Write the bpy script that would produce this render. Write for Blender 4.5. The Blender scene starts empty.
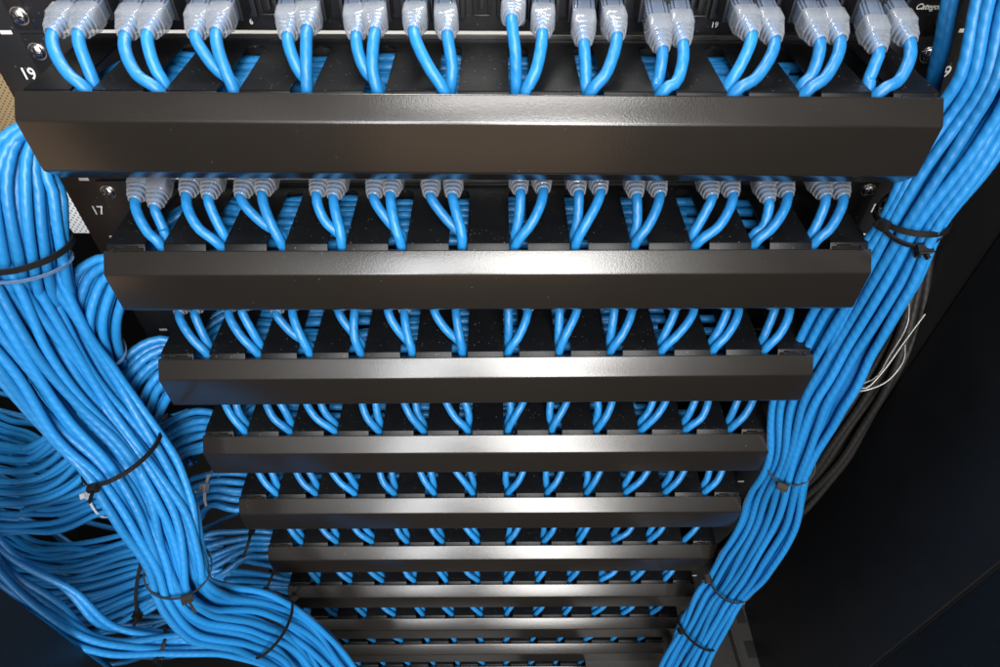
import bpy, bmesh, math, random
from mathutils import Vector, Matrix, Euler, noise
random.seed(7)
MM = 0.001
sc = bpy.context.scene
C = sc.collection
R = math.radians

# ------------------------------------------------------------------ camera
FPX = 640.0
CAM = Vector((5.6, -284.0, 152.0))
cam_rot = Euler((R(44.7), 0, R(-.27)), 'XYZ')
CM = cam_rot.to_matrix()
cd = bpy.data.cameras.new('camera'); cd.sensor_width = 36.0; cd.lens = 36.0*FPX/1000.0
cd.clip_start = .005; cd.clip_end = 60
cam = bpy.data.objects.new('camera', cd); C.objects.link(cam)
cam.location = CAM*MM; cam.rotation_euler = cam_rot
sc.camera = cam
FWD = CM @ Vector((0, 0, -1))

def at(px, py, depth):
    """point (mm) seen at that place of the photo, `depth` mm along the view axis"""
    return CAM + (CM @ Vector(((px-500)/FPX, -(py-333.5)/FPX, -1.0)))*depth

# ------------------------------------------------------------------ materials
def nodes(m):
    m.use_nodes = True
    return m.node_tree.nodes, m.node_tree.links, m.node_tree.nodes['Principled BSDF']

def setp(b, **k):
    for n, v in k.items():
        n = n.replace('_', ' ')
        if n in b.inputs: b.inputs[n].default_value = v

def plain(name, col, rough=.5, metal=0.0, noise_scale=0, var=.25, bump=0, bscale=900, **k):
    m = bpy.data.materials.new(name); N, L, b = nodes(m)
    setp(b, Base_Color=(*col, 1), Roughness=rough, Metallic=metal, **k)
    tc = N.new('ShaderNodeTexCoord')
    if noise_scale:
        n = N.new('ShaderNodeTexNoise'); n.inputs['Scale'].default_value = noise_scale; n.inputs['Detail'].default_value = 5
        L.new(tc.outputs['Object'], n.inputs['Vector'])
        mx = N.new('ShaderNodeMix'); mx.data_type = 'RGBA'
        mx.inputs[6].default_value = (*[c*(1-var) for c in col], 1); mx.inputs[7].default_value = (*[min(1, c*(1+var)) for c in col], 1)
        L.new(n.outputs['Fac'], mx.inputs[0]); L.new(mx.outputs[2], b.inputs['Base Color'])
    if bump:
        n2 = N.new('ShaderNodeTexNoise'); n2.inputs['Scale'].default_value = bscale; n2.inputs['Detail'].default_value = 2
        L.new(tc.outputs['Object'], n2.inputs['Vector'])
        bp = N.new('ShaderNodeBump'); bp.inputs['Strength'].default_value = bump; bp.inputs['Distance'].default_value = .001
        L.new(n2.outputs['Fac'], bp.inputs['Height']); L.new(bp.outputs['Normal'], b.inputs['Normal'])
    return m

def painted(name, col, rough, dust, bump, bscale, ior=1.5):
    """powder coated black steel: orange peel, dust specks, faint smears, the odd scratch"""
    m = bpy.data.materials.new(name); N, L, b = nodes(m)
    tc = N.new('ShaderNodeTexCoord'); geo = N.new('ShaderNodeNewGeometry')
    oi = N.new('ShaderNodeObjectInfo')
    add = N.new('ShaderNodeVectorMath'); add.operation = 'ADD'
    L.new(tc.outputs['Object'], add.inputs[0]); L.new(oi.outputs['Location'], add.inputs[1])
    P = add.outputs[0]
    v = N.new('ShaderNodeTexVoronoi'); v.inputs['Scale'].default_value = 420; v.inputs['Randomness'].default_value = 1
    L.new(P, v.inputs['Vector'])
    r1 = N.new('ShaderNodeValToRGB'); r1.color_ramp.elements[0].position = .10; r1.color_ramp.elements[1].position = .20
    r1.color_ramp.elements[0].color = (1, 1, 1, 1); r1.color_ramp.elements[1].color = (0, 0, 0, 1)
    L.new(v.outputs['Distance'], r1.inputs[0])
    # only some cells carry a speck
    sep = N.new('ShaderNodeSeparateColor'); L.new(v.outputs['Color'], sep.inputs[0])
    gt = N.new('ShaderNodeMath'); gt.operation = 'GREATER_THAN'; gt.inputs[1].default_value = 1-dust*.5
    L.new(sep.outputs[0], gt.inputs[0])
    n = N.new('ShaderNodeTexNoise'); n.inputs['Scale'].default_value = 28; n.inputs['Detail'].default_value = 6; n.inputs['Roughness'].default_value = .65
    L.new(P, n.inputs['Vector'])
    mu = N.new('ShaderNodeMath'); mu.operation = 'MULTIPLY'; L.new(r1.outputs[0], mu.inputs[0]); L.new(gt.outputs[0], mu.inputs[1])
    mu2 = N.new('ShaderNodeMath'); mu2.operation = 'MULTIPLY'; L.new(mu.outputs[0], mu2.inputs[0]); L.new(sep.outputs[1], mu2.inputs[1])
    film = N.new('ShaderNodeMapRange'); film.inputs[1].default_value = .45; film.inputs[2].default_value = .8
    film.inputs[3].default_value = 0; film.inputs[4].default_value = dust*.035
    L.new(n.outputs['Fac'], film.inputs[0])
    sm = N.new('ShaderNodeMath'); sm.operation = 'ADD'; sm.use_clamp = True
    L.new(mu2.outputs[0], sm.inputs[0]); L.new(film.outputs[0], sm.inputs[1])
    mx = N.new('ShaderNodeMix'); mx.data_type = 'RGBA'
    mx.inputs[6].default_value = (*col, 1); mx.inputs[7].default_value = (.13, .125, .12, 1)
    L.new(sm.outputs[0], mx.inputs[0]); L.new(mx.outputs[2], b.inputs['Base Color'])
    rr = N.new('ShaderNodeMapRange'); rr.inputs[3].default_value = rough*.85; rr.inputs[4].default_value = rough*1.2
    L.new(n.outputs['Fac'], rr.inputs[0]); L.new(rr.outputs[0], b.inputs['Roughness'])
    n2 = N.new('ShaderNodeTexNoise'); n2.inputs['Scale'].default_value = bscale; n2.inputs['Detail'].default_value = 1.5
    L.new(P, n2.inputs['Vector'])
    bp = N.new('ShaderNodeBump'); bp.inputs['Strength'].default_value = bump; bp.inputs['Distance'].default_value = .0006
    L.new(n2.outputs['Fac'], bp.inputs['Height']); L.new(bp.outputs['Normal'], b.inputs['Normal'])
    setp(b, IOR=ior)
    return m

def cable_mat(name, col, rough, twist):
    m = bpy.data.materials.new(name); N, L, b = nodes(m)
    uv = N.new('ShaderNodeUVMap'); uv.uv_map = 'UVMap'
    sx = N.new('ShaderNodeSeparateXYZ'); L.new(uv.outputs[0], sx.inputs[0])
    # helical ripple of the twisted pairs pushing through the jacket: U is mm along, V around
    a = N.new('ShaderNodeMath'); a.operation = 'MULTIPLY'; a.inputs[1].default_value = 2*math.pi/7.0
    L.new(sx.outputs[0], a.inputs[0])
    c = N.new('ShaderNodeMath'); c.operation = 'MULTIPLY'; c.inputs[1].default_value = 2*math.pi*2
    L.new(sx.outputs[1], c.inputs[0])
    tc = N.new('ShaderNodeTexCoord')
    nz = N.new('ShaderNodeTexNoise'); nz.inputs['Scale'].default_value = 60; nz.inputs['Detail'].default_value = 3
    L.new(tc.outputs['Object'], nz.inputs['Vector'])
    s0 = N.new('ShaderNodeMath'); s0.operation = 'MULTIPLY_ADD'; s0.inputs[1].default_value = 5.0; L.new(nz.outputs['Fac'], s0.inputs[0]); L.new(a.outputs[0], s0.inputs[2])
    s = N.new('ShaderNodeMath'); s.operation = 'ADD'; L.new(s0.outputs[0], s.inputs[0]); L.new(c.outputs[0], s.inputs[1])
    si = N.new('ShaderNodeMath'); si.operation = 'SINE'; L.new(s.outputs[0], si.inputs[0])
    h = N.new('ShaderNodeMath'); h.operation = 'MULTIPLY_ADD'; h.inputs[1].default_value = twist
    L.new(si.outputs[0], h.inputs[0])
    nz2 = N.new('ShaderNodeTexNoise'); nz2.inputs['Scale'].default_value = 260; nz2.inputs['Detail'].default_value = 2
    L.new(tc.outputs['Object'], nz2.inputs['Vector']); L.new(nz2.outputs['Fac'], h.inputs[2])
    bp = N.new('ShaderNodeBump'); bp.inputs['Strength'].default_value = .22; bp.inputs['Distance'].default_value = .001
    L.new(h.outputs[0], bp.inputs['Height']); L.new(bp.outputs['Normal'], b.inputs['Normal'])
    oi = N.new('ShaderNodeObjectInfo')
    hs = N.new('ShaderNodeHueSaturation'); hs.inputs['Color'].default_value = (*col, 1)
    mr = N.new('ShaderNodeMapRange'); mr.inputs[3].default_value = .86; mr.inputs[4].default_value = 1.12
    L.new(oi.outputs['Random'], mr.inputs[0]); L.new(mr.outputs[0], hs.inputs['Value'])
    L.new(hs.outputs[0], b.inputs['Base Color'])
    setp(b, Roughness=rough, IOR=1.5)
    return m

M = {}
M['cable'] = cable_mat('blue_pvc_jacket', (.013, .180, .46), .40, .30)
M['blackcable'] = cable_mat('black_rubber_jacket', (.009, .0085, .008), .55, .2)
M['cover'] = painted('powder_coated_steel', (.0125, .0105, .0088), .225, .02, .07, 1100, 1.76)
M['finger'] = painted('dusty_black_steel', (.0040, .0046, .0058), .38, .8, .10, 600, 1.33)
M['rail'] = painted('satin_black_rail', (.010, .010, .011), .42, .5, .15, 600)
M['beam'] = painted('worn_grey_black_steel', (.030, .029, .028), .4, .6, .12, 600)
M['panel'] = painted('black_panel_face', (.007, .007, .008), .38, .5, .12, 600)
M['door'] = painted('blue_black_door_paint', (.0060, .0070, .0090), .45, .35, .10, 500)
M['inner'] = painted('flat_black_side_panel', (.0075, .0080, .0088), .5, .35, .1, 500)
M['jack'] = plain('black_plastic', (.010, .011, .014), .33, noise_scale=60)
M['white'] = plain('white_print', (.75, .74, .70), .6, noise_scale=300, var=.06)
M['label'] = plain('paper_label', (.72, .70, .64), .7, noise_scale=120, var=.06)
M['chrome'] = plain('zinc_screw', (.62, .61, .60), .22, 1.0, noise_scale=200, var=.15)
M['tieblack'] = plain('black_nylon', (.006, .0055, .0055), .55, noise_scale=200, bump=.1, Specular_IOR_Level=.3)
M['tiewhite'] = plain('white_nylon', (.62, .64, .66), .35, noise_scale=200, var=.08, Transmission_Weight=.25)
M['tiegrey'] = plain('translucent_grey_nylon', (.13, .22, .38), .3, noise_scale=200, var=.1, Transmission_Weight=.35)
M['wire'] = plain('bare_wire', (.26, .25, .24), .35, .6, noise_scale=150)
M['foam'] = plain('light_grey_wall', (.72, .70, .66), .8, noise_scale=20, var=.1)
M['dark'] = plain('dark_backdrop', (.002, .0022, .0026), .9, noise_scale=8)
M['blackmetal'] = plain('blackened_bolt', (.12, .12, .12), .25, .8, noise_scale=100)
M['brass'] = plain('dark_brass', (.09, .06, .03), .5, .5, noise_scale=80)

def boot_mat():
    m = bpy.data.materials.new('clear_pvc_boot'); N, L, b = nodes(m)
    setp(b, Base_Color=(.34, .37, .42, 1), Roughness=.13, IOR=1.5, Alpha=.46, Specular_IOR_Level=.9)
    tc = N.new('ShaderNodeTexCoord'); n = N.new('ShaderNodeTexNoise'); n.inputs['Scale'].default_value = 220
    L.new(tc.outputs['Object'], n.inputs['Vector'])
    bp = N.new('ShaderNodeBump'); bp.inputs['Strength'].default_value = .35; bp.inputs['Distance'].default_value = .0008
    L.new(n.outputs['Fac'], bp.inputs['Height']); L.new(bp.outputs['Normal'], b.inputs['Normal'])
    return m
M['boot'] = boot_mat()

def mesh_vent(name, c1, c2, scale):
    m = bpy.data.materials.new(name); N, L, b = nodes(m)
    tc = N.new('ShaderNodeTexCoord'); mp = N.new('ShaderNodeMapping'); mp.inputs['Rotation'].default_value = (0, R(45), 0)
    L.new(tc.outputs['Object'], mp.inputs['Vector'])
    v = N.new('ShaderNodeTexVoronoi'); v.inputs['Scale'].default_value = scale; v.inputs['Randomness'].default_value = 0
    L.new(mp.outputs[0], v.inputs['Vector'])
    r = N.new('ShaderNodeValToRGB'); r.color_ramp.elements[0].position = .36; r.color_ramp.elements[1].position = .44
    r.color_ramp.elements[0].color = (*c2, 1); r.color_ramp.elements[1].color = (*c1, 1)
    L.new(v.outputs['Distance'], r.inputs[0]); L.new(r.outputs[0], b.inputs['Base Color'])
    setp(b, Roughness=.6)
    return m
M['vent'] = mesh_vent('perforated_beige_steel', (.38, .28, .15), (.05, .03, .015), 230)
M['vent2'] = mesh_vent('perforated_white_steel', (.80, .82, .84), (.25, .28, .33), 200)

# ------------------------------------------------------------------ object helpers
def link(name, me, mat, parent=None, loc=None):
    o = bpy.data.objects.new(name, me); C.objects.link(o)
    if mat is not None and not me.materials: me.materials.append(mat)
    if parent is not None: o.parent = parent
    if loc is not None: o.location = Vector(loc)*MM
    return o

def tag(o, label=None, cat=None, group=None, kind=None):
    if label: o['label'] = label
    if cat: o['category'] = cat
    if group: o['group'] = group
    if kind: o['kind'] = kind
    return o

def smooth(me, ang=40):
    me.polygons.foreach_set('use_smooth', [True]*len(me.polygons))
    try: me.set_sharp_from_angle(angle=R(ang))
    except Exception: pass

def mesh_from(verts, faces, name='mesh', uvs=None, sm=False, ang=40):
    me = bpy.data.meshes.new(name)
    me.from_pydata([tuple(Vector(v)*MM) for v in verts], [], faces)
    if uvs:
        ul = me.uv_layers.new(name='UVMap')
        i = 0
        flat = []
        for f in uvs:
            for u in f: flat += [u[0], u[1]]
        ul.data.foreach_set('uv', flat)
    if sm: smooth(me, ang)
    me.update()
    return me

class MB:
    """collects boxes / rings (mm) into one mesh"""
    def __init__(s): s.bm = bmesh.new()
    def box(s, x0, x1, y0, y1, z0, z1, bev=0, mat=None):
        r = bmesh.ops.create_cube(s.bm, size=1)
        vs = r['verts']
        for v in vs:
            v.co = Vector((x0+(v.co.x+.5)*(x1-x0), y0+(v.co.y+.5)*(y1-y0), z0+(v.co.z+.5)*(z1-z0)))
            if mat is not None: v.co = mat @ v.co
        if bev:
            es = list({e for v in vs for e in v.link_edges})
            bmesh.ops.bevel(s.bm, geom=es, offset=bev, segments=2, profile=.6, affect='EDGES')
        return s
    def cyl(s, p, axis, r, h, seg=20, r2=None):
        q = Vector((0, 0, 1)).rotation_difference(Vector(axis).normalized()).to_matrix().to_4x4()
        bmesh.ops.create_cone(s.bm, cap_ends=True, segments=seg, radius1=r, radius2=r if r2 is None else r2, depth=h,
                              matrix=Matrix.Translation(Vector(p)) @ q)
        return s
    def dome(s, p, axis, r, flat):
        q = Vector((0, 0, 1)).rotation_difference(Vector(axis).normalized()).to_matrix().to_4x4()
        bmesh.ops.create_uvsphere(s.bm, u_segments=20, v_segments=10, radius=r, matrix=Matrix.Translation(Vector(p)) @ q @ Matrix.Diagonal((1, 1, flat, 1)))
        return s
    def poly(s, pts, z0, z1):
        vs = [s.bm.verts.new((p[0], p[1], z1)) for p in pts]
        f = s.bm.faces.new(vs)
        r = bmesh.ops.extrude_face_region(s.bm, geom=[f])
        for g in r['geom']:
            if isinstance(g, bmesh.types.BMVert): g.co.z = z0
        bmesh.ops.recalc_face_normals(s.bm, faces=s.bm.faces[:])
        return s
    def mesh(s, name='mesh', sm=True, ang=35):
        for v in s.bm.verts: v.co *= MM
        me = bpy.data.meshes.new(name); s.bm.to_mesh(me); s.bm.free()
        if sm: smooth(me, ang)
        return me

def catmull(pts, step):
    """centripetal-ish resampling of a polyline to even steps (mm)"""
    P = [Vector(p) for p in pts]
    P = [P[0]*2-P[1]]+P+[P[-1]*2-P[-2]]
    dense = []
    for i in range(1, len(P)-2):
        a, b, c, d = P[i-1:i+3]
        n = max(3, int((c-b).length/step*2))
        for k in range(n):
            t = k/n
            dense.append(.5*((2*b)+(c-a)*t+(2*a-5*b+4*c-d)*t*t+(3*b-a-3*c+d)*t**3))
    dense.append(P[-2])
    out = [dense[0]]; acc = 0
    for i in range(1, len(dense)):
        seg = (dense[i]-dense[i-1]).length; acc += seg
        if acc >= step: out.append(dense[i]); acc = 0
    if (out[-1]-dense[-1]).length > step*.3: out.append(dense[-1])
    return out

def tube_data(path, r, nseg=10, off=0, u0=0):
    """rings along a path by parallel transport; r a number or function of the length"""
    verts, faces, uvs = [], [], []
    n = len(path)
    t = (path[1]-path[0]).normalized()
    x = t.orthogonal().normalized()
    u = u0; us = []
    for i in range(n):
        t2 = (path[min(i+1, n-1)]-path[max(i-1, 0)]).normalized()
        x = (x - t2*x.dot(t2)).normalized(); y = t2.cross(x)
        if i: u += (path[i]-path[i-1]).length
        us.append(u)
        rr = r(i/(n-1)) if callable(r) else r
        for k in range(nseg):
            a = 2*math.pi*k/nseg
            verts.append(path[i]+(x*math.cos(a)+y*math.sin(a))*rr)
    for i in range(n-1):
        for k in range(nseg):
            k2 = (k+1) % nseg
            faces.append((off+i*nseg+k, off+i*nseg+k2, off+(i+1)*nseg+k2, off+(i+1)*nseg+k))
            uvs.append(((us[i], k/nseg), (us[i], (k+1)/nseg), (us[i+1], (k+1)/nseg), (us[i+1], k/nseg)))
    faces.append(tuple(off+k for k in reversed(range(nseg)))); uvs.append(tuple((0, 0) for k in range(nseg)))
    faces.append(tuple(off+(n-1)*nseg+k for k in range(nseg))); uvs.append(tuple((0, 0) for k in range(nseg)))
    return verts, faces, uvs

def tube(name, pts, r, mat, step=4, nseg=10, parent=None, resample=True):
    path = catmull(pts, step) if resample else pts
    o0 = path[0].copy()
    path = [p-o0 for p in path]
    v, f, uv = tube_data(path, r, nseg, 0, random.uniform(0, 100))
    me = mesh_from(v, f, name, uv, True, 60)
    return link(name, me, mat, parent, o0)

ORD = ['first', 'second', 'third', 'fourth', 'fifth', 'sixth', 'seventh', 'eighth', 'ninth', 'tenth', 'eleventh', 'twelfth',
       'thirteenth', 'fourteenth', 'fifteenth', 'sixteenth', 'seventeenth', 'eighteenth', 'nineteenth', 'twentieth',
       'twenty-first', 'twenty-second', 'twenty-third', 'twenty-fourth', 'twenty-fifth', 'twenty-sixth']
ROWN = ['top', 'second', 'third', 'fourth', 'fifth', 'sixth', 'seventh', 'eighth', 'ninth', 'lowest']

# ------------------------------------------------------------------ the rows of the rack (x, y, z, roll) in mm
ROWS = [(-.9, .73, 3.2, -.0055), (.26, -1.1, -85.5, -.0002), (-2.7, -1.9, -175.4, .0065), (-2.4, -1.0, -265.6, -.0036 + .005),
        (-1.4, -1.0, -358.4, .001), (0, .1, -450.8, .001), (-2.0, .8, -542.6, .001), (-.5, 1.3, -637.8, .003), (-1.7, 3, -728.2, .004), (-1, 4, -820, .003)]
def row_matrix(k):
    x, y, z, r = ROWS[k]
    return Matrix.Translation((x, y, z)) @ Matrix.Rotation(-r, 4, 'Y')
def row_pt(k, p): return row_matrix(k) @ Vector(p)

SLOTS = [(j-5.5)*34.8 for j in range(12)]
SW = 5.3                  # half slot width
YF, YB = 12.6, 76.0       # front lip and face plane
PORTS = [-204.8, -194.2, -173.3, -161.8, -140.5, -129.3, -97.5, -87.4, -64.8, -54.8, -34, -20, 16, 30, 50, 63.6, 85.6, 97.4, 128.5, 140.3, 162, 172, 193.6, 205.2]

def cover_mesh():
    """bevelled channel: rear flange, top bevel, face, bottom bevel; rounded bends, 1.4 mm sheet"""
    prof = [(12.6, 8.0), (9.6, 10.2), (0.0, 0.0), (0.0, -27.0), (9.4, -36.5), (14.0, -37.0)]
    half = [220.5]*6
    pts = [prof[0]]
    rad = [0, .9, 1.1, 1.1, 1.1, 0]
    for i in range(1, 5):
        a, b, c = Vector(prof[i-1]), Vector(prof[i]), Vector(prof[i+1])
        d1 = (a-b).normalized(); d2 = (c-b).normalized(); r = rad[i]
        for k in range(6):
            t = k/5
            p1 = b+d1*r*(1-t); p2 = b+d2*r*t
            pts.append(tuple((p1*(1-t)+p2*t)))
    pts.append(prof[5])
    # inner side of the sheet
    th = 1.4; inner = []
    for i, p in enumerate(pts):
        a = Vector(pts[max(i-1, 0)]); b = Vector(pts[min(i+1, len(pts)-1)]); t = (b-a).normalized()
        nrm = Vector((-t.y, t.x))
        if i == 0: nrm = Vector((0, -1))*1
        q = Vector(p)+nrm*th
        # keep the offset towards the rack (+Y)
        q2 = Vector(p)-nrm*th
        inner.append(tuple(q if (q-Vector((25, -13))).length < (q2-Vector((25, -13))).length else q2))
    n = len(pts); V = []; F = []
    xs = [-220.5, -219.9, 219.9, 220.5]
    for xi, x in enumerate(xs):
        sh = .35 if xi in (0, 3) else 0
        for j, p in enumerate(pts): V.append((x, p[0]+sh*.6, p[1]))
        for j, p in enumerate(inner): V.append((x, p[0], p[1]))
    for s in range(3):
        o, o2 = s*2*n, (s+1)*2*n
        for j in range(n-1):
            F.append((o+j, o+j+1, o2+j+1, o2+j))
            F.append((o+n+j+1, o+n+j, o2+n+j, o2+n+j+1))
        F.append((o, o2, o2+n, o+n)); F.append((o+n-1, o+2*n-1, o2+2*n-1, o2+n-1))
    for o in (0, 3*2*n):
        for j in range(n-1): F.append((o+j, o+n+j, o+n+j+1, o+j+1) if o == 0 else (o+j+1, o+n+j+1, o+n+j, o+j))
    me = mesh_from(V, F, 'cover', None, True, 32)
    bm = bmesh.new(); bm.from_mesh(me); bmesh.ops.recalc_face_normals(bm, faces=bm.faces[:]); bm.to_mesh(me); bm.free()
    return me

def finger_mesh(z, lipdir):
    m = MB()
    X = 218.6
    pts = [(-X, YB-.5)]
    pts.append((-X, YF))
    for s in SLOTS:
        pts += [(s-SW, YF), (s-SW, 62)]
        for k in range(1, 6):
            a = math.pi-math.pi*k/6
            pts.append((s+SW*math.cos(a), 62+SW*math.sin(a)))
        pts += [(s+SW, 62), (s+SW, YF)]
    pts += [(X, YF), (X, YB-.5)]
    pts.reverse()
    m.poly(pts, z-1.3, z)
    edges = [-X]+[q for s in SLOTS for q in (s-SW, s+SW)]+[X]
    for i in range(0, len(edges), 2):
        Mx = Matrix.Translation((0, YF, z-.65)) @ Matrix.Rotation(R(-38)*-lipdir, 4, 'X')
        m.box(edges[i], edges[i+1], -.62, .62, min(0, lipdir*5.6), max(0, lipdir*5.6), .35, Mx)
    return m.mesh('finger_plate', True, 30)

def screw_mesh():
    m = MB()
    m.dome((0, 0, 0), (0, -1, 0), 4.1, .5)
    m.cyl((0, 1.0, 0), (0, -1, 0), 4.7, 1.0, 24)
    return m.mesh('screw')
def recess_mesh():
    m = MB()
    for a in (25, 115):
        m.box(-2.6, 2.6, -2.35, -1.2, -.45, .45, 0, Matrix.Rotation(R(a), 4, 'Y'))
    return m.mesh('drive_recess', False)
COV = cover_mesh(); FT = finger_mesh(13.2, -1); FB = finger_mesh(-31.0, 1); SCR = screw_mesh(); REC = recess_mesh()
def bracket():
    m = MB()
    m.box(-251.5, -219.5, YB-1.6, YB, -29.5, 15.6, .3)
    m.box(219.5, 251.5, YB-1.6, YB, -29.5, 15.6, .3)
    m.box(-219.3, -60, YB-1.7, YB-.3, -29.0, 11.0, .2)
    m.box(-60, 60, YB-1.7, YB-.3, -29.0, 11.0, .2)
    m.box(-219.3, 219.3, YB-.25, YB+1, 9.0, 15.4, .2)
    m.box(60, 219.3, YB-1.7, YB-.3, -29.0, 11.0, .2)
    return m.mesh('back_plate')
BRK = bracket()
def clip():
    m = MB()
    m.box(-212.5, -197.5, 8.9, 13.6, 10.3, 11.3, .3); m.box(-208.5, -200.5, 9.8, 13.2, 11.4, 12.2, .3); m.box(-215.5, -213, 8.7, 11.0, 9.8, 11.8, .3)
    return m.mesh('hinge_clip')
CLIP = clip()
def clip_r():
    m = MB()
    m.box(197.5, 212.5, 8.9, 13.6, 10.3, 11.3, .3); m.box(200.5, 208.5, 9.8, 13.2, 11.4, 12.2, .3); m.box(213, 215.5, 8.7, 11.0, 9.8, 11.8, .3)
    return m.mesh('hinge_clip')
CLIPR = clip_r()

def put_matrix(o, Mx):
    o.location = Mx.to_translation()*MM; o.rotation_euler = Mx.to_euler()

nrows = len(ROWS)
unit = {0: '19', 1: '17'}
for k in range(nrows):
    root = bpy.data.objects.new('cable_manager', None); C.objects.link(root); root.empty_display_size = .02
    put_matrix(root, row_matrix(k))
    if k == 0: lb = 'black cable manager at the top of the rack with the largest long cover'
    elif k == 1: lb = 'second black cable manager from the top beside the printed number 17'
    elif k == nrows-1: lb = 'lowest black cable manager cut off by the bottom edge of the photo'
    else: lb = '%s black cable manager from the top with slotted fingers and a long cover' % ROWN[k]
    tag(root, lb, 'cable manager', 'black cable managers stacked down the rack')
    cv = link('cover', COV, M['cover'], root)
    if k == 0: cv.location = Vector((-.5, 0, 2.8))*MM; cv.rotation_euler.y = .0042
    link('finger_plate', FT, M['finger'], root)
    link('finger_plate', FB, M['finger'], root)
    link('back_plate', BRK, M['panel'], root)
    link('hinge_clip', CLIP, M['cover'], root); link('hinge_clip', CLIPR, M['cover'], root)
    if k < 3:
        for sx in (-246.0, 246.0):
            s = link('screw', SCR, M['chrome'], root, (sx, YB-2.6, 8.0 if k == 1 else 6.5))
            s.rotation_euler.y = random.uniform(-.8, .8)
            link('drive_recess', REC, M['jack'], s)

# ------------------------------------------------------------------ text
def text_mesh(txt, size, italic=0):
    cu = bpy.data.curves.new('t', 'FONT'); cu.body = txt; cu.size = size*MM*1.38; cu.align_x = 'CENTER'; cu.align_y = 'CENTER'; cu.shear = italic
    cu.extrude = .00012; cu.resolution_u = 4; cu.offset = size*MM*.012
    o = bpy.data.objects.new('t', cu); C.objects.link(o)
    dg = bpy.context.evaluated_depsgraph_get()
    me = bpy.data.meshes.new_from_object(o.evaluated_get(dg))
    bpy.data.objects.remove(o); bpy.data.curves.remove(cu)
    me.materials.clear()
    return me
def put_text(txt, size, loc, parent, name='printed_number', italic=0, sx=1):
    o = link(name, text_mesh(txt, size, italic), M['white'], parent, loc)
    o.rotation_euler = (R(90), 0, 0); o.scale.x = sx
    return o

# ------------------------------------------------------------------ patch panels (one above each manager)
def panel_face():
    m = MB()
    m.box(-241.5, 241.5, YB-1.8, YB, 18.0, 57.5, .3)
    m.box(-241.5-10, -241.6, YB-1.8, YB, 18.0, 57.5, .2); m.box(241.6, 251.5, YB-1.8, YB, 18.0, 57.5, .2)
    return m.mesh('face_plate')
def block_mesh(x0, x1):
    m = MB(); m.box(x0-10, x1+10, YB-5.2, YB-1.9, 25.5, 53.5, 1.2)
    return m.mesh('port_block')
def port_mesh():
    m = MB(); y0, y1 = YB-19.5, YB-5.3
    m.box(-7.6, -5.9, y0, y1, 29.0, 45, .3); m.box(5.9, 7.6, y0, y1, 29.0, 45, .3)
    m.box(-5.85, 5.85, y0, y1, 43.2, 45, .3); m.box(-5.85, 5.85, y0, y1, 29.0, 30.2, .3)
    m.box(-4.2, 4.2, y0-3, y1, 45.3, 48.5, .5)
    return m.mesh('port')
PF = panel_face(); PORT = port_mesh()
BLK = [block_mesh(PORTS[6*i], PORTS[6*i+5]) for i in range(4)]
latch = MB(); latch.box(-1.6, 1.6, YB-6.8, YB-5.3, 30, 46, .7); latch.box(-4.4, -3.2, YB-6.4, YB-5.3, 28, 48, .5); latch.box(3.2, 4.4, YB-6.4, YB-5.3, 28, 48, .5)
latch.box(-4.3, 4.3, YB-6.4, YB-5.3, 27, 28, .4); LATCH = latch.mesh('block_latch')
for k in range(nrows):
    root = bpy.data.objects.new('patch_bay', None); C.objects.link(root); root.empty_display_size = .02
    put_matrix(root, row_matrix(k))
    lb = {0: 'black patch panel at the top edge of the photo with clear plugs and white print'}.get(k, 'black patch panel recessed between the %s and %s long covers from the top' % (['first', 'second', 'third', 'fourth', 'fifth', 'sixth', 'seventh', 'eighth', 'ninth'][k-1], ORD[k]) if k else '')
    tag(root, lb, 'patch panel', 'black patch panels stacked down the rack')
    link('face_plate', PF, M['panel'], root)
    for i in range(4): link('port_block', BLK[i], M['jack'], root)
    if k < 2:
        for p in PORTS: link('port', PORT, M['jack'], root, (p, 0, 0))
        for sx in (-246.0, 246.0):
            s = link('screw', SCR, M['chrome'], root, (sx, YB-2.8, 25.0))
            s.rotation_euler.y = random.uniform(-.8, .8)
            link('drive_recess', REC, M['jack'], s)
    if k == 0:
        for xx in (-112.5, -1.5, 112.5): link('block_latch', LATCH, M['panel'], root, (xx, 0, 0))
        link('paper_label', MB().box(-243, -225, YB-2.1, YB-1.85, 33.5, 46, .1).mesh('paper_label'), M['label'], root)
        put_text('6', 2.9, (-124.5, YB-2.15, 22.6), root)
        put_text('19', 2.9, (123.2, YB-2.15, 21.8), root)
        put_text('Category 6', 3.0, (236.5, YB-2.15, 31.4), root, 'printed_word', .3)

# ------------------------------------------------------------------ rails with unit numbers
def rail(x0, x1, side, label):
    root = bpy.data.objects.new('rack_rail', None); C.objects.link(root)
    tag(root, label, 'rail', 'upright rack rails')
    m = MB()
    m.box(x0, x1, YB+.3, YB+2.3, -980, 320)
    xo = x0 if side < 0 else x1
    m.box(xo-1, xo+1, YB+2.4, YB+60, -980, 320)
    link('upright', m.mesh('upright'), M['rail'], root)
    xc = side*259.5
    u = 0
    for i in range(-1, 16):
        z = 20.7-45.4*i
        link('unit_tick', MB().box(xc-3.1, xc+3.1, YB-.1, YB+.25, z-1.0, z+1.0, .1).mesh('unit_tick'), M['white'], root)
    put_text('19', 6.8, (xc+(.2 if side < 0 else -.6), YB+.1, -2.2), root, sx=.92)
    put_text('17', 6.8, (xc-(1.5 if side < 0 else 0), YB+.1, -94.0), root, sx=.92)
    return root
rail(-275, -230, -1, 'black left rack rail printed with white 19 and 17 and tick marks')
rail(230, 275, 1, 'black right rack rail printed with 19 and 17, half hidden behind the cables')

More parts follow.
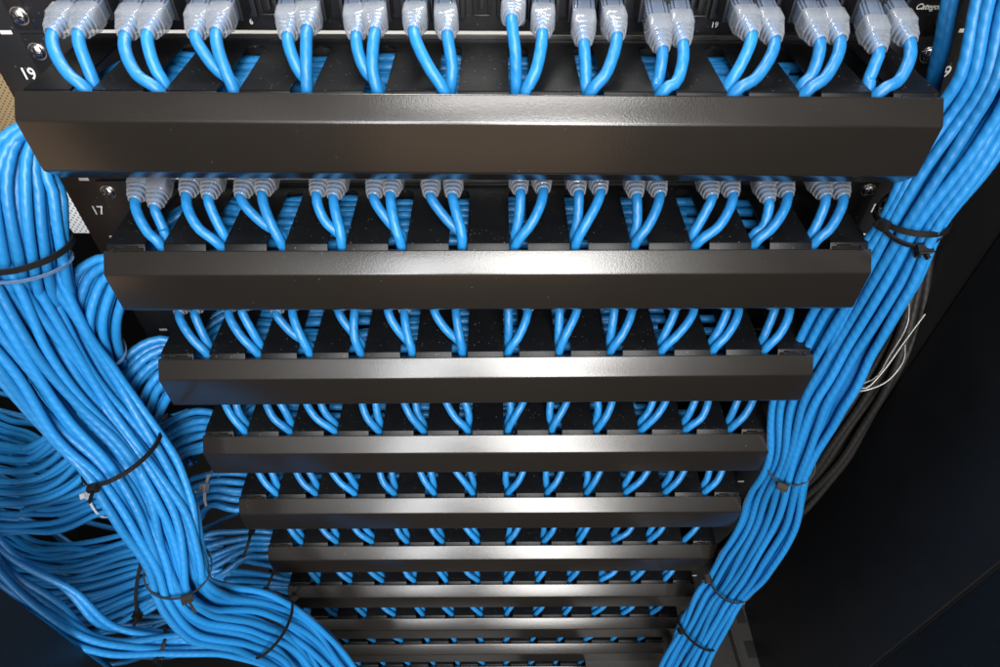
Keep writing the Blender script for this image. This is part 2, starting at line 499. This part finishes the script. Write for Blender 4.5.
# ------------------------------------------------------------------ front patch cables
def boot_mesh():
    """clear strain-relief boot: rectangular hood that tapers through ribs to the cable, along local -Y from 0 to -28"""
    rings = [(0, 5.6, 5.4, 6.0), (-.6, 6.0, 5.8, 6.0), (-8.4, 6.1, 5.9, 5.5), (-9.4, 5.8, 5.6, 4)]
    for i in range(3):
        t0 = i/3; y = -9.8-t0*8.4
        w = 5.9*(1-t0)+4.0*t0; h = 5.6*(1-t0)+4.0*t0
        rings += [(y, w-.1, h-.1, 3.2), (y-.5, w+.15, h+.15, 3.0), (y-1.3, w-.05, h-.05, 2.8), (y-1.6, w-.8, h-.8, 2.6), (y-2.5, w-.95, h-.95, 2.5)]
    rings += [(-18.4, 3.9, 3.9, 2.1), (-19.2, 3.6, 3.6, 2), (-19.4, 2.95, 2.95, 2)]
    N = 24; V = []; F = []
    for y, w, h, e in rings:
        for k in range(N):
            a = 2*math.pi*k/N; c, s = math.cos(a), math.sin(a)
            V.append((w*math.copysign(abs(c)**(2/e), c), y, h*math.copysign(abs(s)**(2/e), s)))
    for i in range(len(rings)-1):
        for k in range(N):
            k2 = (k+1) % N
            F.append((i*N+k, i*N+k2, (i+1)*N+k2, (i+1)*N+k))
    F.append(tuple(range(N)))
    F = [tuple(reversed(f)) for f in F]
    me = mesh_from(V, F, 'plug_boot', None, True, 50)
    bm = bmesh.new(); bm.from_mesh(me); bmesh.ops.recalc_face_normals(bm, faces=bm.faces[:]); bm.to_mesh(me); bm.free()
    return me
def plug_mesh():
    m = MB()
    m.box(-5.6, 5.6, 0.2, 14, -4.6, 3.6, .6)
    m.box(-3.0, 3.0, 0.5, 11, 3.9, 5.2, .5); m.box(-4.6, -3.4, .6, 12, 3.8, 4.8, .3); m.box(3.4, 4.6, .6, 12, 3.8, 4.8, .3)
    m.box(-4.6, 4.6, -7, -.2, -3.6, 2.6, .8)
    return m.mesh('connector')
BOOT = boot_mesh(); PLUG = plug_mesh()
def connector_mat():
    m = bpy.data.materials.new('clear_connector'); N, L, b = nodes(m)
    setp(b, Base_Color=(.16, .20, .28, 1), Roughness=.12, IOR=1.5, Alpha=.6)
    return m
M['connector'] = connector_mat()

ROW0 = [(-207.4, 37.3), (-195.2, 37.3), (-173.3, 36.4), (-162.1, 37.3), (-139.1, 37.2), (-129.2, 38.1), (-95.6, 36.2), (-85.3, 39.9), (-62.7, 36.6), (-53.2, 38.9),
        (-34.7, 39.3), (-18.8, 37.5), (11.8, 44.6), (26.7, 38.3), (47.1, 33.7), (62.4, 37.3), (85.7, 30.8), (95.3, 33.6), (127.5, 37.7), (139.4, 35.4), (161.3, 34.9), (170.8, 35.8), (191.4, 31.1), (205.4, 34.8)]
ROW1 = [(-203.9, 32.3), (-193.9, 28.1), (-173.3, 35.5), (-161.1, 34.2), (-142.7, 34.1), (-129.4, 36.7), (-98.7, 35.3), (-89.2, 33.9), (-66.2, 33.9), (-56.1, 35.8), (-33.2, 35.1), (-20.5, 35.1),
        (18.6, 37.), (31.7, 37.6), (51.9, 36.9), (64.4, 37.5), (85.6, 34.1), (98.7, 35.4), (129., 33.9), (140.8, 35.2), (162.8, 31.1), (172.8, 34.5), (195.3, 33.1), (204.9, 33.7)]
# how each row-0 pair crosses: end offsets (dx, y) of the two cables at the slot
def front_path(k, i, rnd):
    s = SLOTS[i//2]; px = PORTS[i]; inner = i % 2
    if k == 0: bx, bz = ROW0[i][0]+1.4, ROW0[i][1]-6.0
    elif k == 1: bx, bz = ROW1[i][0], ROW1[i][1]-3.3
    else: bx, bz = px+rnd.uniform(-1.6, 1.6), 34+rnd.uniform(-2.5, 2)
    left = i < 12
    d = 1 if left else -1
    # which of the pair lies nearer the slot's far side, and which in front
    front = (inner == 0) if left else (inner == 1)
    if k in (0, 1, 2) and i//2 in (2, 3, 4, 5): front = not front if i//2 != 5 or k else front
    ye = 16.0 if front else 21.9
    xe = s+d*(1.9 if front else 2.3)+rnd.uniform(-.4, .4)
    if i//2 in (5, 6) and k == 0: xe = s+(-1.8 if inner == 0 else 2.2)*(1 if i//2 == 6 else .3)
    yb = 32+rnd.uniform(-1, 1)
    bow = rnd.uniform(-2.3, 2.3)
    drop = -12
    c = [(px, YB-8, 36.5), (px+(bx-px)*.35, 60, 36.3+(bz-36)*.3), (bx-(bx-px)*.1, 46, 36+(bz-36)*.75), (bx, yb+1, bz-.4),
         (bx+(xe-bx)*.16+bow*.5, 25+(0 if front else 3), bz-5.0),
         (bx+(xe-bx)*.50+bow, 18.2+(0 if front else 5.5), bz-12.5),
         (bx+(xe-bx)*.86+bow*.5, 15.6+(0 if front else 6.0), 13.5),
         (xe, ye, 6.5), (xe+d*1.5, ye+.6, -2.0), (xe+d*2.5, ye+5, -11), (xe+d*6, ye+15, -19), (xe+d*16, ye+22+(0 if front else 4), -22), (xe+d*30, ye+26+(0 if front else 3), -23)]
    return [Vector(p) for p in c], Vector((px, 0, 0)), (bx, bz, yb)

def boot_matrix(k, px, bx, bz, yb):
    a = Vector((px, YB-12, 36.5)); b = Vector((bx, yb, bz))
    d = (b-a).normalized()                       # local -Y runs along d
    q = Vector((0, -1, 0)).rotation_difference(d).to_matrix().to_4x4()
    return row_matrix(k) @ Matrix.Translation(b - d*19.4) @ q

CR = 2.9
for k in range(7):
    for i in range(24):
        if (k, i) == (5, 22): continue      # one port of this row is empty
        rnd = random.Random(k*100+i)
        path, port, (bx, bz, yb) = front_path(k, i, rnd)
        pts = [row_pt(k, p) for p in path]
        lab = 'blue patch cable in the %s row of ports, %s plug from the left' % (ROWN[k], ORD[i])
        o = tube('patch_cable', pts, CR, M['cable'], 2.5 if k < 4 else 3.5, 14 if k < 3 else 10)
        tag(o, lab, 'patch cable', 'blue patch cables plugged in row by row')
        if k < 5:
            for nm, me, mt in (('plug_boot', BOOT, M['boot']), ('connector', PLUG, M['connector'])):
                b = link(nm, me, mt, o)
                Mx = boot_matrix(k, PORTS[i], bx, bz, yb)
                b.location = Mx.to_translation()*MM - o.location; b.rotation_euler = Mx.to_euler()
# the rest of the rows, past what one could single out: one object
V, F, U = [], [], []
for k in range(7, nrows):
    for i in range(24):
        rnd = random.Random(k*100+i)
        path, port, _ = front_path(k, i, rnd)
        v, f, u = tube_data(catmull([row_pt(k, p) for p in path], 5), CR, 8, len(V), rnd.uniform(0, 99))
        V += v; F += f; U += u
o = link('patch_cables', mesh_from(V, F, 'patch_cables', U, True, 60), M['cable'])
tag(o, 'blue patch cables dropping through the slots of the lowest rows', 'patch cables', kind='stuff')

# ------------------------------------------------------------------ bundles
def smoothnoise(seed, t, f):
    return noise.noise(Vector((seed*13.7, t*f, seed*3.1)))

def lattice(n, a, b, rnd):
    """n places in an ellipse with semi-axes a, b (mm) at about one cable apart, as (u, v) in mm"""
    s = CR*2*.97
    pts = []
    for j in range(-30, 31):
        for i in range(-30, 31):
            x = (i+.5*(j % 2))*s; y = j*s*.87
            pts.append((math.hypot(x/a, y/b), x, y))
    pts.sort()
    return [(x, y) for _, x, y in pts[:n]]

def bundle(ctrl, n, aspect, name, label, group, seed, twist=.6, wander=2.2, head=None, step=5, nseg=10, mat='cable', r=CR, names=None, off_order=None):
    """ctrl: (px, py, depth, half width in px). Cross-section: a along the photo plane, b in depth."""
    rnd = random.Random(seed)
    P = [at(c[0], c[1], c[2]) for c in ctrl]
    W = [c[3]*c[2]/FPX-CR for c in ctrl]
    dense = catmull(P, 8)
    # arc parameter of each dense pt -> width by projecting on control polyline
    cum = [0]
    for i in range(1, len(P)): cum.append(cum[-1]+(P[i]-P[i-1]).length)
    tot = 0; s = [0]
    for i in range(1, len(dense)): tot += (dense[i]-dense[i-1]).length; s.append(tot)
    s = [x/tot*cum[-1] for x in s]
    def width(x):
        for i in range(1, len(cum)):
            if x <= cum[i] or i == len(cum)-1:
                t = (x-cum[i-1])/max(1e-6, cum[i]-cum[i-1]); t = max(0, min(1, t)); t = t*t*(3-2*t)
                return W[i-1]*(1-t)+W[i]*t
    frames = []
    for i, p in enumerate(dense):
        t = (dense[min(i+1, len(dense)-1)]-dense[max(i-1, 0)]).normalized()
        view = (p-CAM).normalized()
        sd = t.cross(view)
        sd.normalize(); dp = sd.cross(t).normalized()       # dp points away from or to the camera
        frames.append((p, sd, dp, s[i]))
    a0 = sum(W)/len(W)
    cells = []
    if isinstance(n, (list, tuple)):
        L_ = len(n)
        for l, m_ in enumerate(n):
            for q in range(m_):
                uu = ((q+.5)/m_*2-1) + (0 if l == 0 else (.5/m_ if l % 2 else 0))
                uu *= (1-.07*l)
                arc = -math.sqrt(max(0, 1-min(1, uu*uu)*.8))*r*1.6
                cells.append((uu, arc + l*r*1.75 - (L_-1)*r*.6 + rnd.uniform(-.7, .7)))
        n = len(cells)
    else:
        cells = lattice(n, 1.0, aspect, rnd)
    umax = max(abs(c[0]) for c in cells) or 1
    vmax = max(abs(c[1]) for c in cells) or 1
    objs = []
    for j, (cu, cv) in enumerate(cells):
        u0, v0 = cu/umax, cv/vmax
        lift = rnd.uniform(-1, 1)
        sd0 = rnd.uniform(0, 900); pts = []
        for (p, sd, dp, x) in frames:
            w = width(x); h = max(vmax*.92, 1)*min(1.25, max(.75, a0/max(w, 1)))
            if n < 3: h = 0
            th = twist*(x/220.0)*(1 if n > 3 else 0)
            th = 0.22*math.sin(twist*x/70.0+seed)
            u = u0*math.cos(th)-v0*math.sin(th)*min(1, aspect); v = v0*math.cos(th)+u0*math.sin(th)*.6
            u = u+smoothnoise(sd0, x, .012)*wander*2.0/max(w, 6)
            v = v*h+smoothnoise(sd0+50, x, .012)*wander*1.6
            pts.append(p+sd*(max(-1.08, min(1.08, u))*w)+dp*v)
        if head: pts = head(j, u0, v0)+pts
        o = tube(name, pts, r*rnd.uniform(.97, 1.03), M[mat], step, nseg)
        tag(o, label, 'network cable' if mat == 'cable' else 'cable', group)
        objs.append(o)
    return objs, frames, width

def tie(path_frames, width, frac, b_mm, mat, label, head_ang, group, tilt=0, tail=10, wide=2.6, roll=0, grow=1.0, xshift=0):
    """a cable tie: flat strap round the bundle, ratchet head and cut tail"""
    i = int(frac*(len(path_frames)-1)); p, sd, dp, x = path_frames[i]
    t = sd.cross(dp).normalized()
    a = (width(x)+CR+1.0)*grow; b = b_mm+CR+1.0
    if roll:
        q = Matrix.Rotation(roll, 3, dp); sd = q @ sd; t = q @ t
    if tilt:
        q = Matrix.Rotation(tilt, 3, sd); dp = q @ dp; t = q @ t
    root = bpy.data.objects.new('cable_tie', None); C.objects.link(root); root.location = p*MM
    tag(root, label, 'cable tie', group)
    N = 48; V = []; F = []
    def el(ang, e=0): return sd*(math.cos(ang)*(a+e))+dp*(math.sin(ang)*(b+e))
    for k in range(N):
        ang = 2*math.pi*k/N
        for e, w in ((-.1, -wide/2), (1.0, -wide/2), (1.0, wide/2), (-.1, wide/2)):
            V.append(el(ang, e)+t*w)
    for k in range(N):
        k2 = (k+1) % N
        for c in range(4):
            c2 = (c+1) % 4
            F.append((k*4+c, k*4+c2, k2*4+c2, k2*4+c))
    link('strap', mesh_from(V, F, 'strap', None, True, 50), M[mat], root)
    # head
    hp = el(head_ang, 1.6); nrm = hp.normalized(); tan = (el(head_ang+.05)-el(head_ang-.05)).normalized()
    nrm = (nrm-tan*nrm.dot(tan)).normalized(); ax = nrm.cross(tan)
    Rm = Matrix((tan, ax, nrm)).transposed().to_4x4()
    m = MB()
    m.box(-3.2, 3.2, -2.9, 2.9, -1.2, 3.4, .8, Matrix.Translation(hp) @ Rm)
    m.box(-3.6, -1.8, -1.6, 1.6, 3.0, 4.1, .3, Matrix.Translation(hp) @ Rm)
    link('head', m.mesh('head'), M[mat], root)
    if tail:
        m = MB(); m.box(-.6, .6, -1.2, 1.2, 1, 3.4+tail, .3, Matrix.Translation(hp) @ Rm @ Matrix.Rotation(.25, 4, 'Y'))
        link('tail', m.mesh('tail'), M[mat], root)
    return root
FRONT = None

# --- feeders: run through each manager behind its fingers, leave at the left end
def duct_head(k, n):
    cols = 4
    def h(j, u0, v0):
        # u0 = +1 is the side nearest the front
        y = 48-21*u0; z = 2.5-1.5*u0-(8 if v0 > 0 else 0)
        rnd = random.Random(k*50+j)
        pts = []
        for x in (182-rnd.uniform(0, 60), 110, 60, 10, -45, -100, -150, -188):
            pts.append(row_pt(k, (x, y+rnd.uniform(-1.8, 1.8), z+rnd.uniform(-1.8, 1.8))))
        return pts
    return h

B = {}
def fd(k, ctrl, n, lab, seed, aspect=.45, wander=1.6, step=5):
    B['f%d' % k] = bundle(ctrl, n, aspect, 'network_cable', lab, 'blue cables leaving the %s cable manager' % ROWN[k], seed, twist=.4, wander=wander, head=duct_head(k, n), step=step)

fd(0, [(46, 122, 348, 10), (24, 150, 344, 24), (20, 195, 346, 38), (26, 245, 360, 37), (38, 300, 390, 34), (60, 360, 440, 30), (85, 420, 500, 28), (40, 470, 560, 30), (-40, 470, 590, 34)], [6, 6],
   'thick blue network cable looping out below the left end of the top cover', 11, .55)
fd(1, [(128, 262, 404, 18), (104, 280, 406, 28), (92, 320, 416, 27), (97, 350, 436, 23), (106, 385, 475, 22), (112, 420, 520, 20), (90, 460, 560, 26), (20, 480, 600, 34)], [5, 5],
   'blue network cable looping out of the second cable manager down behind the trunk', 12, .6)
fd(2, [(182, 358, 470, 25), (160, 364, 466, 30), (138, 388, 468, 30), (128, 425, 486, 26), (138, 462, 520, 20), (158, 505, 570, 18), (178, 545, 620, 18)], [6, 4],
   'blue network cable curving out of the third cable manager from the top', 13, .5)
fd(3, [(224, 430, 530, 19), (200, 430, 528, 24), (174, 440, 530, 21), (155, 458, 545, 19), (150, 490, 575, 20), (152, 540, 620, 22)], [6, 3],
   'blue network cable leaving the fourth cable manager past a grey tie', 14, .5)
fd(4, [(262, 490, 596, 17), (240, 491, 594, 20), (212, 489, 592, 17), (188, 502, 600, 22), (165, 530, 630, 22)], [5, 3],
   'blue network cable leaving the fifth cable manager through a white tie', 15, .5)
fd(5, [(290, 543, 664, 12), (268, 545, 662, 14), (246, 545, 652, 15), (215, 556, 640, 24), (180, 575, 645, 28)], [5, 3],
   'blue network cable fanning left from the sixth cable manager', 16, .5)
fd(6, [(305, 580, 728, 10), (288, 579, 725, 12), (262, 574, 715, 17), (225, 572, 690, 22), (185, 585, 680, 24)], [5, 3],
   'blue network cable fanning left from the seventh cable manager', 17, .5)
fd(7, [(322, 618, 796, 9), (308, 613, 792, 11), (285, 598, 770, 20), (250, 588, 735, 26), (200, 585, 705, 26)], [6, 2],
   'blue network cable leaving the eighth cable manager under a black tie', 18, .5)

# --- right trunk
rt = [(1030, -45, 280, 40), (1015, 0, 290, 40), (998, 75, 305, 38), (976, 115, 318, 38), (952, 152, 330, 38), (915, 212, 354, 30), (880, 275, 384, 34), (846, 330, 418, 36), (826, 370, 440, 36), (808, 405, 462, 34), (790, 463, 505, 21),
      (770, 515, 555, 28), (748, 555, 592, 25), (728, 586, 630, 20), (714, 604, 645, 22), (694, 640, 680, 21), (680, 675, 710, 22), (668, 710, 740, 22)]
B['rt'] = bundle(rt, [7, 6, 4], .62, 'network_cable', 'blue network cable in the long bundle running down the right side', 'blue cables of the right hand bundle', 21, twist=.7, wander=2.0, nseg=12, r=2.85)
# --- loose pair at the upper right, dropping behind the top finger plate
B['rl'] = bundle([(962, -40, 300, 9), (950, 0, 310, 8), (943, 40, 322, 8), (934, 80, 339, 8), (927, 110, 356, 8), (914, 150, 376, 8)], [2], .5, 'network_cable',
                 'blue network cable dropping behind the right end of the top cable manager', 'loose blue cables at the upper right', 22, wander=1)
# --- left trunk
lt = [(-75, 60, 335, 44), (-55, 150, 345, 46), (-22, 240, 355, 52), (22, 325, 385, 50), (78, 405, 425, 45), (126, 458, 450, 38), (158, 510, 470, 36), (176, 560, 490, 29), (186, 590, 505, 27),
      (212, 612, 535, 30), (258, 622, 570, 31), (300, 645, 620, 28), (336, 690, 670, 26), (360, 740, 700, 26)]
B['lt'] = bundle(lt, [10, 9, 7], .42, 'network_cable', 'blue network cable in the thick trunk sweeping across the left side', 'blue cables of the thick left trunk', 31, twist=.8, wander=3.6, nseg=12, r=2.95)
# --- darker groups behind the trunk
B['g1'] = bundle([(185, 440, 590, 28), (140, 462, 590, 34), (100, 478, 600, 38), (55, 486, 620, 48), (0, 478, 640, 58), (-60, 462, 660, 62)], [14, 11], .42, 'network_cable',
                 'blue network cable in the shaded group running off the left edge', 'shaded blue cables running left, white ties', 41, twist=.2, wander=3.2, step=7, nseg=8)
B['g2'] = bundle([(225, 560, 650, 24), (180, 566, 640, 32), (140, 572, 635, 42), (80, 590, 650, 46), (10, 590, 670, 48), (-60, 560, 690, 52)], [14, 11], .4, 'network_cable',
                 'blue network cable in the lower shaded group held by three black ties', 'shaded blue cables running left, black ties', 42, twist=.2, wander=3.2, step=7, nseg=8)
B['g3'] = bundle([(-50, 520, 500, 22), (0, 572, 505, 20), (55, 608, 515, 22), (105, 638, 540, 15), (165, 643, 570, 12), (230, 645, 600, 12), (290, 662, 650, 14), (330, 700, 690, 16)], [4, 4], .5, 'network_cable',
                 'blue network cable slanting down across the lower left corner', 'blue cables slanting across the lower left', 43, twist=.3, wander=6, step=6, nseg=10)
B['g4'] = bundle([(-60, 560, 570, 20), (10, 625, 580, 22), (60, 660, 600, 22), (100, 700, 630, 24), (130, 740, 650, 24)], [5, 3], .45, 'network_cable',
                 'blue network cable at the lower left edge, cut off by the dark door', 'blue cables beside the dark left door', 44, twist=.3, wander=5, step=7, nseg=8)

# deep unlit cables behind everything at the left
V, F, U = [], [], []
rnd = random.Random(5)
for j in range(34):
    t = j/33
    y = 330+t*330
    sx = rnd.uniform(150, 240)
    pts = [at(sx, y+rnd.uniform(-10, 20), rnd.uniform(720, 800)), at(sx-70, y+22+rnd.uniform(-10, 10), 730), at(40, y+rnd.uniform(-18, 18), 720), at(-60, y-30+rnd.uniform(-20, 20), 700)]
    v, f, u = tube_data(catmull(pts, 12), CR, 8, len(V), rnd.uniform(0, 99)); V += v; F += f; U += u
o = link('network_cables', mesh_from(V, F, 'network_cables', U, True, 60), M['cable'])
tag(o, 'dim mass of blue cables in the shadow behind the left bundles', 'cables', kind='stuff')

# --- ties
PI = math.pi
def nearest(b, px, py, depth):
    p0 = at(px, py, depth); fr = b[1]
    return min(range(len(fr)), key=lambda i: (fr[i][0]-p0).length)/(len(fr)-1)
def t_at(key, px, py, depth, bmm, mat, label, ang, grp, **k):
    b = B[key]; return tie(b[1], b[2], nearest(b, px, py, depth), bmm, mat, label, ang, grp, **k)
GB, GW = 'black cable ties round the bundles', 'pale cable ties round the bundles'
t_at('f0', 30, 240, 365, 11, 'tieblack', 'wide black cable tie round the blue cables below the top cover end', -2.6, GB, roll=-.35, wide=3.6, grow=1.1)
t_at('f0', 42, 262, 374, 8, 'tiegrey', 'translucent grey cable tie just under the wide black tie', 1.6, GW, roll=-.25, tail=0, wide=1.7)
t_at('f1', 98, 348, 440, 12, 'tiegrey', 'grey cable tie round the loop leaving the second cable manager', 2.9, GW, roll=.1, tail=0)
t_at('f3', 172, 444, 530, 8, 'tiegrey', 'grey cable tie round the cables leaving the fourth cable manager', 2.6, GW, roll=.2, tail=0)
t_at('f4', 212, 490, 596, 7, 'tiewhite', 'white cable tie with a round head by the fifth cable manager', -1.7, GW, roll=.25)
t_at('f5', 248, 546, 656, 7, 'tieblack', 'black cable tie slanting by the left end of the sixth cover', -2.4, GB, roll=.4)
t_at('f6', 270, 574, 715, 6, 'tieblack', 'small black cable tie by the left end of the seventh cover', -.6, GB, roll=.1)
t_at('f7', 296, 606, 785, 6, 'tieblack', 'small black cable tie by the left end of the eighth cover', -.5, GB, roll=.1)
t_at('lt', 126, 458, 450, 16, 'tieblack', 'long black cable tie across the middle of the thick left trunk', -2.6, GB, roll=-.05, wide=3.2, tilt=.25)
t_at('lt', 177, 572, 495, 17, 'tieblack', 'black cable tie where the thick left trunk bends to the right', -1.5, GB, roll=.1, wide=3.0, tilt=.7)
t_at('lt', 268, 622, 578, 15, 'tieblack', 'black cable tie round the trunk just before it leaves the bottom edge', -.3, GB, roll=.15, wide=3.0)
t_at('g1', 97, 478, 602, 12, 'tiewhite', 'white cable tie on the shaded cables left of the trunk', -1.3, GW, roll=.1, tail=0, wide=2)
t_at('g1', 120, 470, 596, 12, 'tiewhite', 'second white cable tie, lower right of the first, on the shaded left cables', -.5, GW, roll=.1, tail=0, wide=2)
t_at('g2', 148, 572, 636, 16, 'tieblack', 'long black cable tie across the lower shaded cables', -.3, GB, roll=.25, wide=3.0)
t_at('g3', 163, 643, 570, 8, 'tieblack', 'small black cable tie at the bottom left of the trunk', -2.6, GB)
t_at('rt', 903, 218, 356, 13, 'tieblack', 'upper black cable tie with a square head beside the right number 17', -2.1, GB, roll=-.1, wide=3.2, tail=0, grow=1.04)
t_at('rt', 893, 236, 365, 12, 'tieblack', 'second black cable tie on the right bundle, its cut tail sticking out', -.75, GB, roll=.25, wide=3.0, tail=3, tilt=.5)
t_at('rt', 791, 463, 505, 13, 'tieblack', 'black cable tie at the narrow waist of the right bundle', -1.5, GB, roll=.1, wide=2.6, tail=3, tilt=.6)
t_at('rt', 736, 578, 622, 15, 'tieblack', 'thick black cable tie round the lower right bundle near the rail', -2.4, GB, roll=.1, wide=3.8, tail=4, tilt=.4)
t_at('rt', 697, 628, 675, 12, 'tieblack', 'lowest black cable tie on the right bundle near the bottom edge', -2.2, GB, roll=.2, wide=2.6, tail=2)

# ------------------------------------------------------------------ black cables and bare wire at the right
bundle([(925, 240, 470, 10), (905, 330, 500, 13), (868, 400, 540, 14), (828, 460, 585, 15), (780, 512, 640, 16), (720, 560, 700, 16)], 7, .5, 'power_cable',
       'black cable in the dark group behind the right bundle', 'black cables behind the right bundle', 51, mat='blackcable', r=3.1, step=7, wander=3)
w = bpy.data.objects.new('twist_wire', None); C.objects.link(w); w0 = at(880, 370, 470); w.location = w0*MM
tag(w, 'loose pale bare wire with two spread ends tied round the black cables', 'wire')
for pts in ([(909, 296, 455), (907, 325, 462), (890, 355, 468), (875, 378, 472), (852, 386, 474), (846, 389, 480)],
            [(925, 314, 450), (902, 345, 460), (884, 370, 466), (866, 388, 470), (850, 383, 476)],
            [(905, 345, 466), (903, 362, 464), (886, 382, 466), (862, 391, 470), (846, 390, 478)]):
    path = [p-w0 for p in catmull([at(*q) for q in pts], 3)]
    v, f, u = tube_data(path, .75, 8)
    link('wire_strand', mesh_from(v, f, 'wire_strand', u, True, 60), M['wire'], w)

# ------------------------------------------------------------------ cabinet
def slab(name, x0, x1, y0, y1, z0, z1, mat, label, cat, group=None, bev=1.0):
    o0 = Vector(((x0+x1)/2, (y0+y1)/2, z0))
    o = link(name, MB().box(x0-o0.x, x1-o0.x, y0-o0.y, y1-o0.y, 0, z1-z0, bev).mesh(name), M[mat], None, o0)
    return tag(o, label, cat, group)
cab = bpy.data.objects.new('server_cabinet', None); C.objects.link(cab)
tag(cab, 'black server cabinet with dark navy doors in both lower corners', 'cabinet')
def wall(name, x0, x1, y0, y1, z0, z1, mat, label=None):
    o0 = Vector(((x0+x1)/2, (y0+y1)/2, z0))
    o = link(name, MB().box(x0-o0.x, x1-o0.x, y0-o0.y, y1-o0.y, 0, z1-z0, 1).mesh(name), M[mat], cab, o0)
    if label: o['label'] = label
    return o
wall('side_sheet', 330, 334, 51, 700, -1050, 500, 'inner')
wall('front_post', 329, 334, -99, 50, -1050, 500, 'door')
wall('door', 331, 335, -900, -100.5, -1050, 500, 'door', 'dark navy door filling the lower right corner')
wall('door', -334, -330, -900, -101, -1050, 500, 'door', 'dark navy door filling the lower left corner')
wall('side_sheet', -700, -696, -101, 700, -1050, 500, 'inner')
wall('upright', 286, 322, 110, 150, -1050, 400, 'rail')
wall('base_tray', 120, 480, -80, 300, -760, -756, 'beam')
wall('base_tray', -330, 40, -120, 260, -905, -900, 'rail')
tag(slab('backdrop', -1100, 1100, 701, 706, -1050, 600, 'dark', 'a', 'b'), kind='structure')
for p in ('label', 'category'):
    del bpy.data.objects['backdrop'][p]
fl = slab('floor', -1400, 1400, -1400, 1400, -1060, -1052, 'dark', 'a', 'b')
for p in ('label', 'category'): del fl[p]
fl['kind'] = 'structure'
# pale perforated sheets seen through the gaps at the upper left and between the top panels
slab('perforated_sheet', -620, -480, 398, 401, -262, 60, 'vent', 'beige perforated steel panel seen at the upper left edge', 'perforated panel')
slab('perforated_sheet', -620, -480, 402, 405, -352, -264, 'vent2', 'white perforated steel panel seen between the cables at left', 'perforated panel')
slab('rear_sheet', -470, 60, 398, 401, -330, 60, 'foam', 'pale rear panel glimpsed through the gap above the top cable manager', 'rear panel')

# right rear post and bottom frame beam with slots
bb = bpy.data.objects.new('bottom_beam', None); C.objects.link(bb); bb.location = Vector((300, -200, -700))*MM
tag(bb, 'black perforated bottom beam with a bolt in the lower right', 'beam')
def proj_z(px, py, z):
    d = at(px, py, 1)-CAM; t = (z-CAM.z)/d.z
    return CAM+d*t
zb = -690
e1 = proj_z(763, 574, zb); e2 = proj_z(796, 667, zb)
dirv = (e2-e1).normalized()
ang = math.atan2(dirv.y, dirv.x)
Mb = Matrix.Translation(e1) @ Matrix.Rotation(ang, 4, 'Z')
Mi = Matrix.Translation(-Vector((300, -200, -700)))
m = MB()
m.box(-330, 330, -2, 1, -30, 3, .6, Mi @ Mb)       # outer lip
m.box(-330, 330, -27, -2.3, -6, 0, .6, Mi @ Mb)      # flat flange
m.box(-330, 330, -62, -27.3, -20, -12, .6, Mi @ Mb)  # sunk web with the slots
m.box(-330, 330, -65, -62.3, -20, -2, .6, Mi @ Mb)
m.box(-330, 330, -135, -65.3, -26, -14, .6, Mi @ Mb)
m.box(-330, 330, -98, -95, -13.8, -12.5, .3, Mi @ Mb)
link('beam_body', m.mesh('beam_body'), M['beam'], bb)
for i in range(-4, 6):
    link('punched_slot', MB().box(i*42-4, i*42+16, -50, -38, -11.9, -11.5, .1, Mi @ Mb).mesh('punched_slot'), M['dark'], bb)
bl = proj_z(746, 600, -700)-Vector((300, -200, -700))
m = MB(); m.dome(bl, (0, 0, 1), 8, .7); m.cyl(bl+Vector((0, 0, -1)), (0, 0, 1), 11, 2.5, 20)
link('bolt', m.mesh('bolt'), M['blackmetal'], bb)

# ------------------------------------------------------------------ light
wd = bpy.data.worlds.new('World'); sc.world = wd; wd.use_nodes = True
N, L = wd.node_tree.nodes, wd.node_tree.links
bg = N['Background']
tc = N.new('ShaderNodeTexCoord'); sp = N.new('ShaderNodeSeparateXYZ'); L.new(tc.outputs['Generated'], sp.inputs[0])
rp = N.new('ShaderNodeValToRGB'); cr = rp.color_ramp
mr = N.new('ShaderNodeMapRange'); mr.inputs[1].default_value = -1; mr.inputs[2].default_value = 1
L.new(sp.outputs[2], mr.inputs[0]); L.new(mr.outputs[0], rp.inputs[0])
cr.elements[0].position = 0; cr.elements[0].color = (.62, .40, .24, 1)
cr.elements[1].position = 1; cr.elements[1].color = (.10, .11, .12, 1)
for p, c in ((.3, (.56, .36, .22, 1)), (.48, (.22, .17, .14, 1)), (.6, (.08, .08, .085, 1))):
    e = cr.elements.new(p); e.color = c
L.new(rp.outputs[0], bg.inputs[0]); bg.inputs[1].default_value = 1.2

def area(name, loc, target, sx, sy, radiance, col):
    l = bpy.data.lights.new(name, 'AREA'); l.shape = 'RECTANGLE'; l.size = sx*MM; l.size_y = sy*MM
    l.energy = radiance*math.pi*sx*sy*MM*MM; l.color = col
    o = bpy.data.objects.new(name, l); C.objects.link(o); o.location = Vector(loc)*MM
    o.rotation_euler = (Vector(target)-Vector(loc)).to_track_quat('-Z', 'Y').to_euler()
    return o
area('added_front_light', (300, -1500, 760), (0, 0, -250), 640, 1750, 18.5, (1, .98, .95))  # unseen bright panel added in front so the cover bevels catch a reflection
area('added_front_light', (-380, -1500, 700), (0, 0, -250), 300, 1500, 14, (.97, .98, 1))  # second added panel, set apart to break up the bevel reflections
area('ceiling_lamp', (150, -700, 1700), (0, 0, -250), 900, 300, 13, (1, .98, .95))
area('rear_fill_light', (0, 300, 500), (-200, 400, -200), 600, 100, 30, (1, .97, .9))  # unseen fill added inside to brighten the pale sheets behind the gaps

sc.view_settings.view_transform = 'Standard'; sc.view_settings.look = 'None'
sc.view_settings.exposure = 0; sc.view_settings.gamma = 1
sc.render.engine = 'CYCLES'
sc.cycles.use_denoising = True
sc.cycles.max_bounces = 8; sc.cycles.transmission_bounces = 8; sc.cycles.transparent_max_bounces = 24
sc.cycles.caustics_reflective = False; sc.cycles.caustics_refractive = False
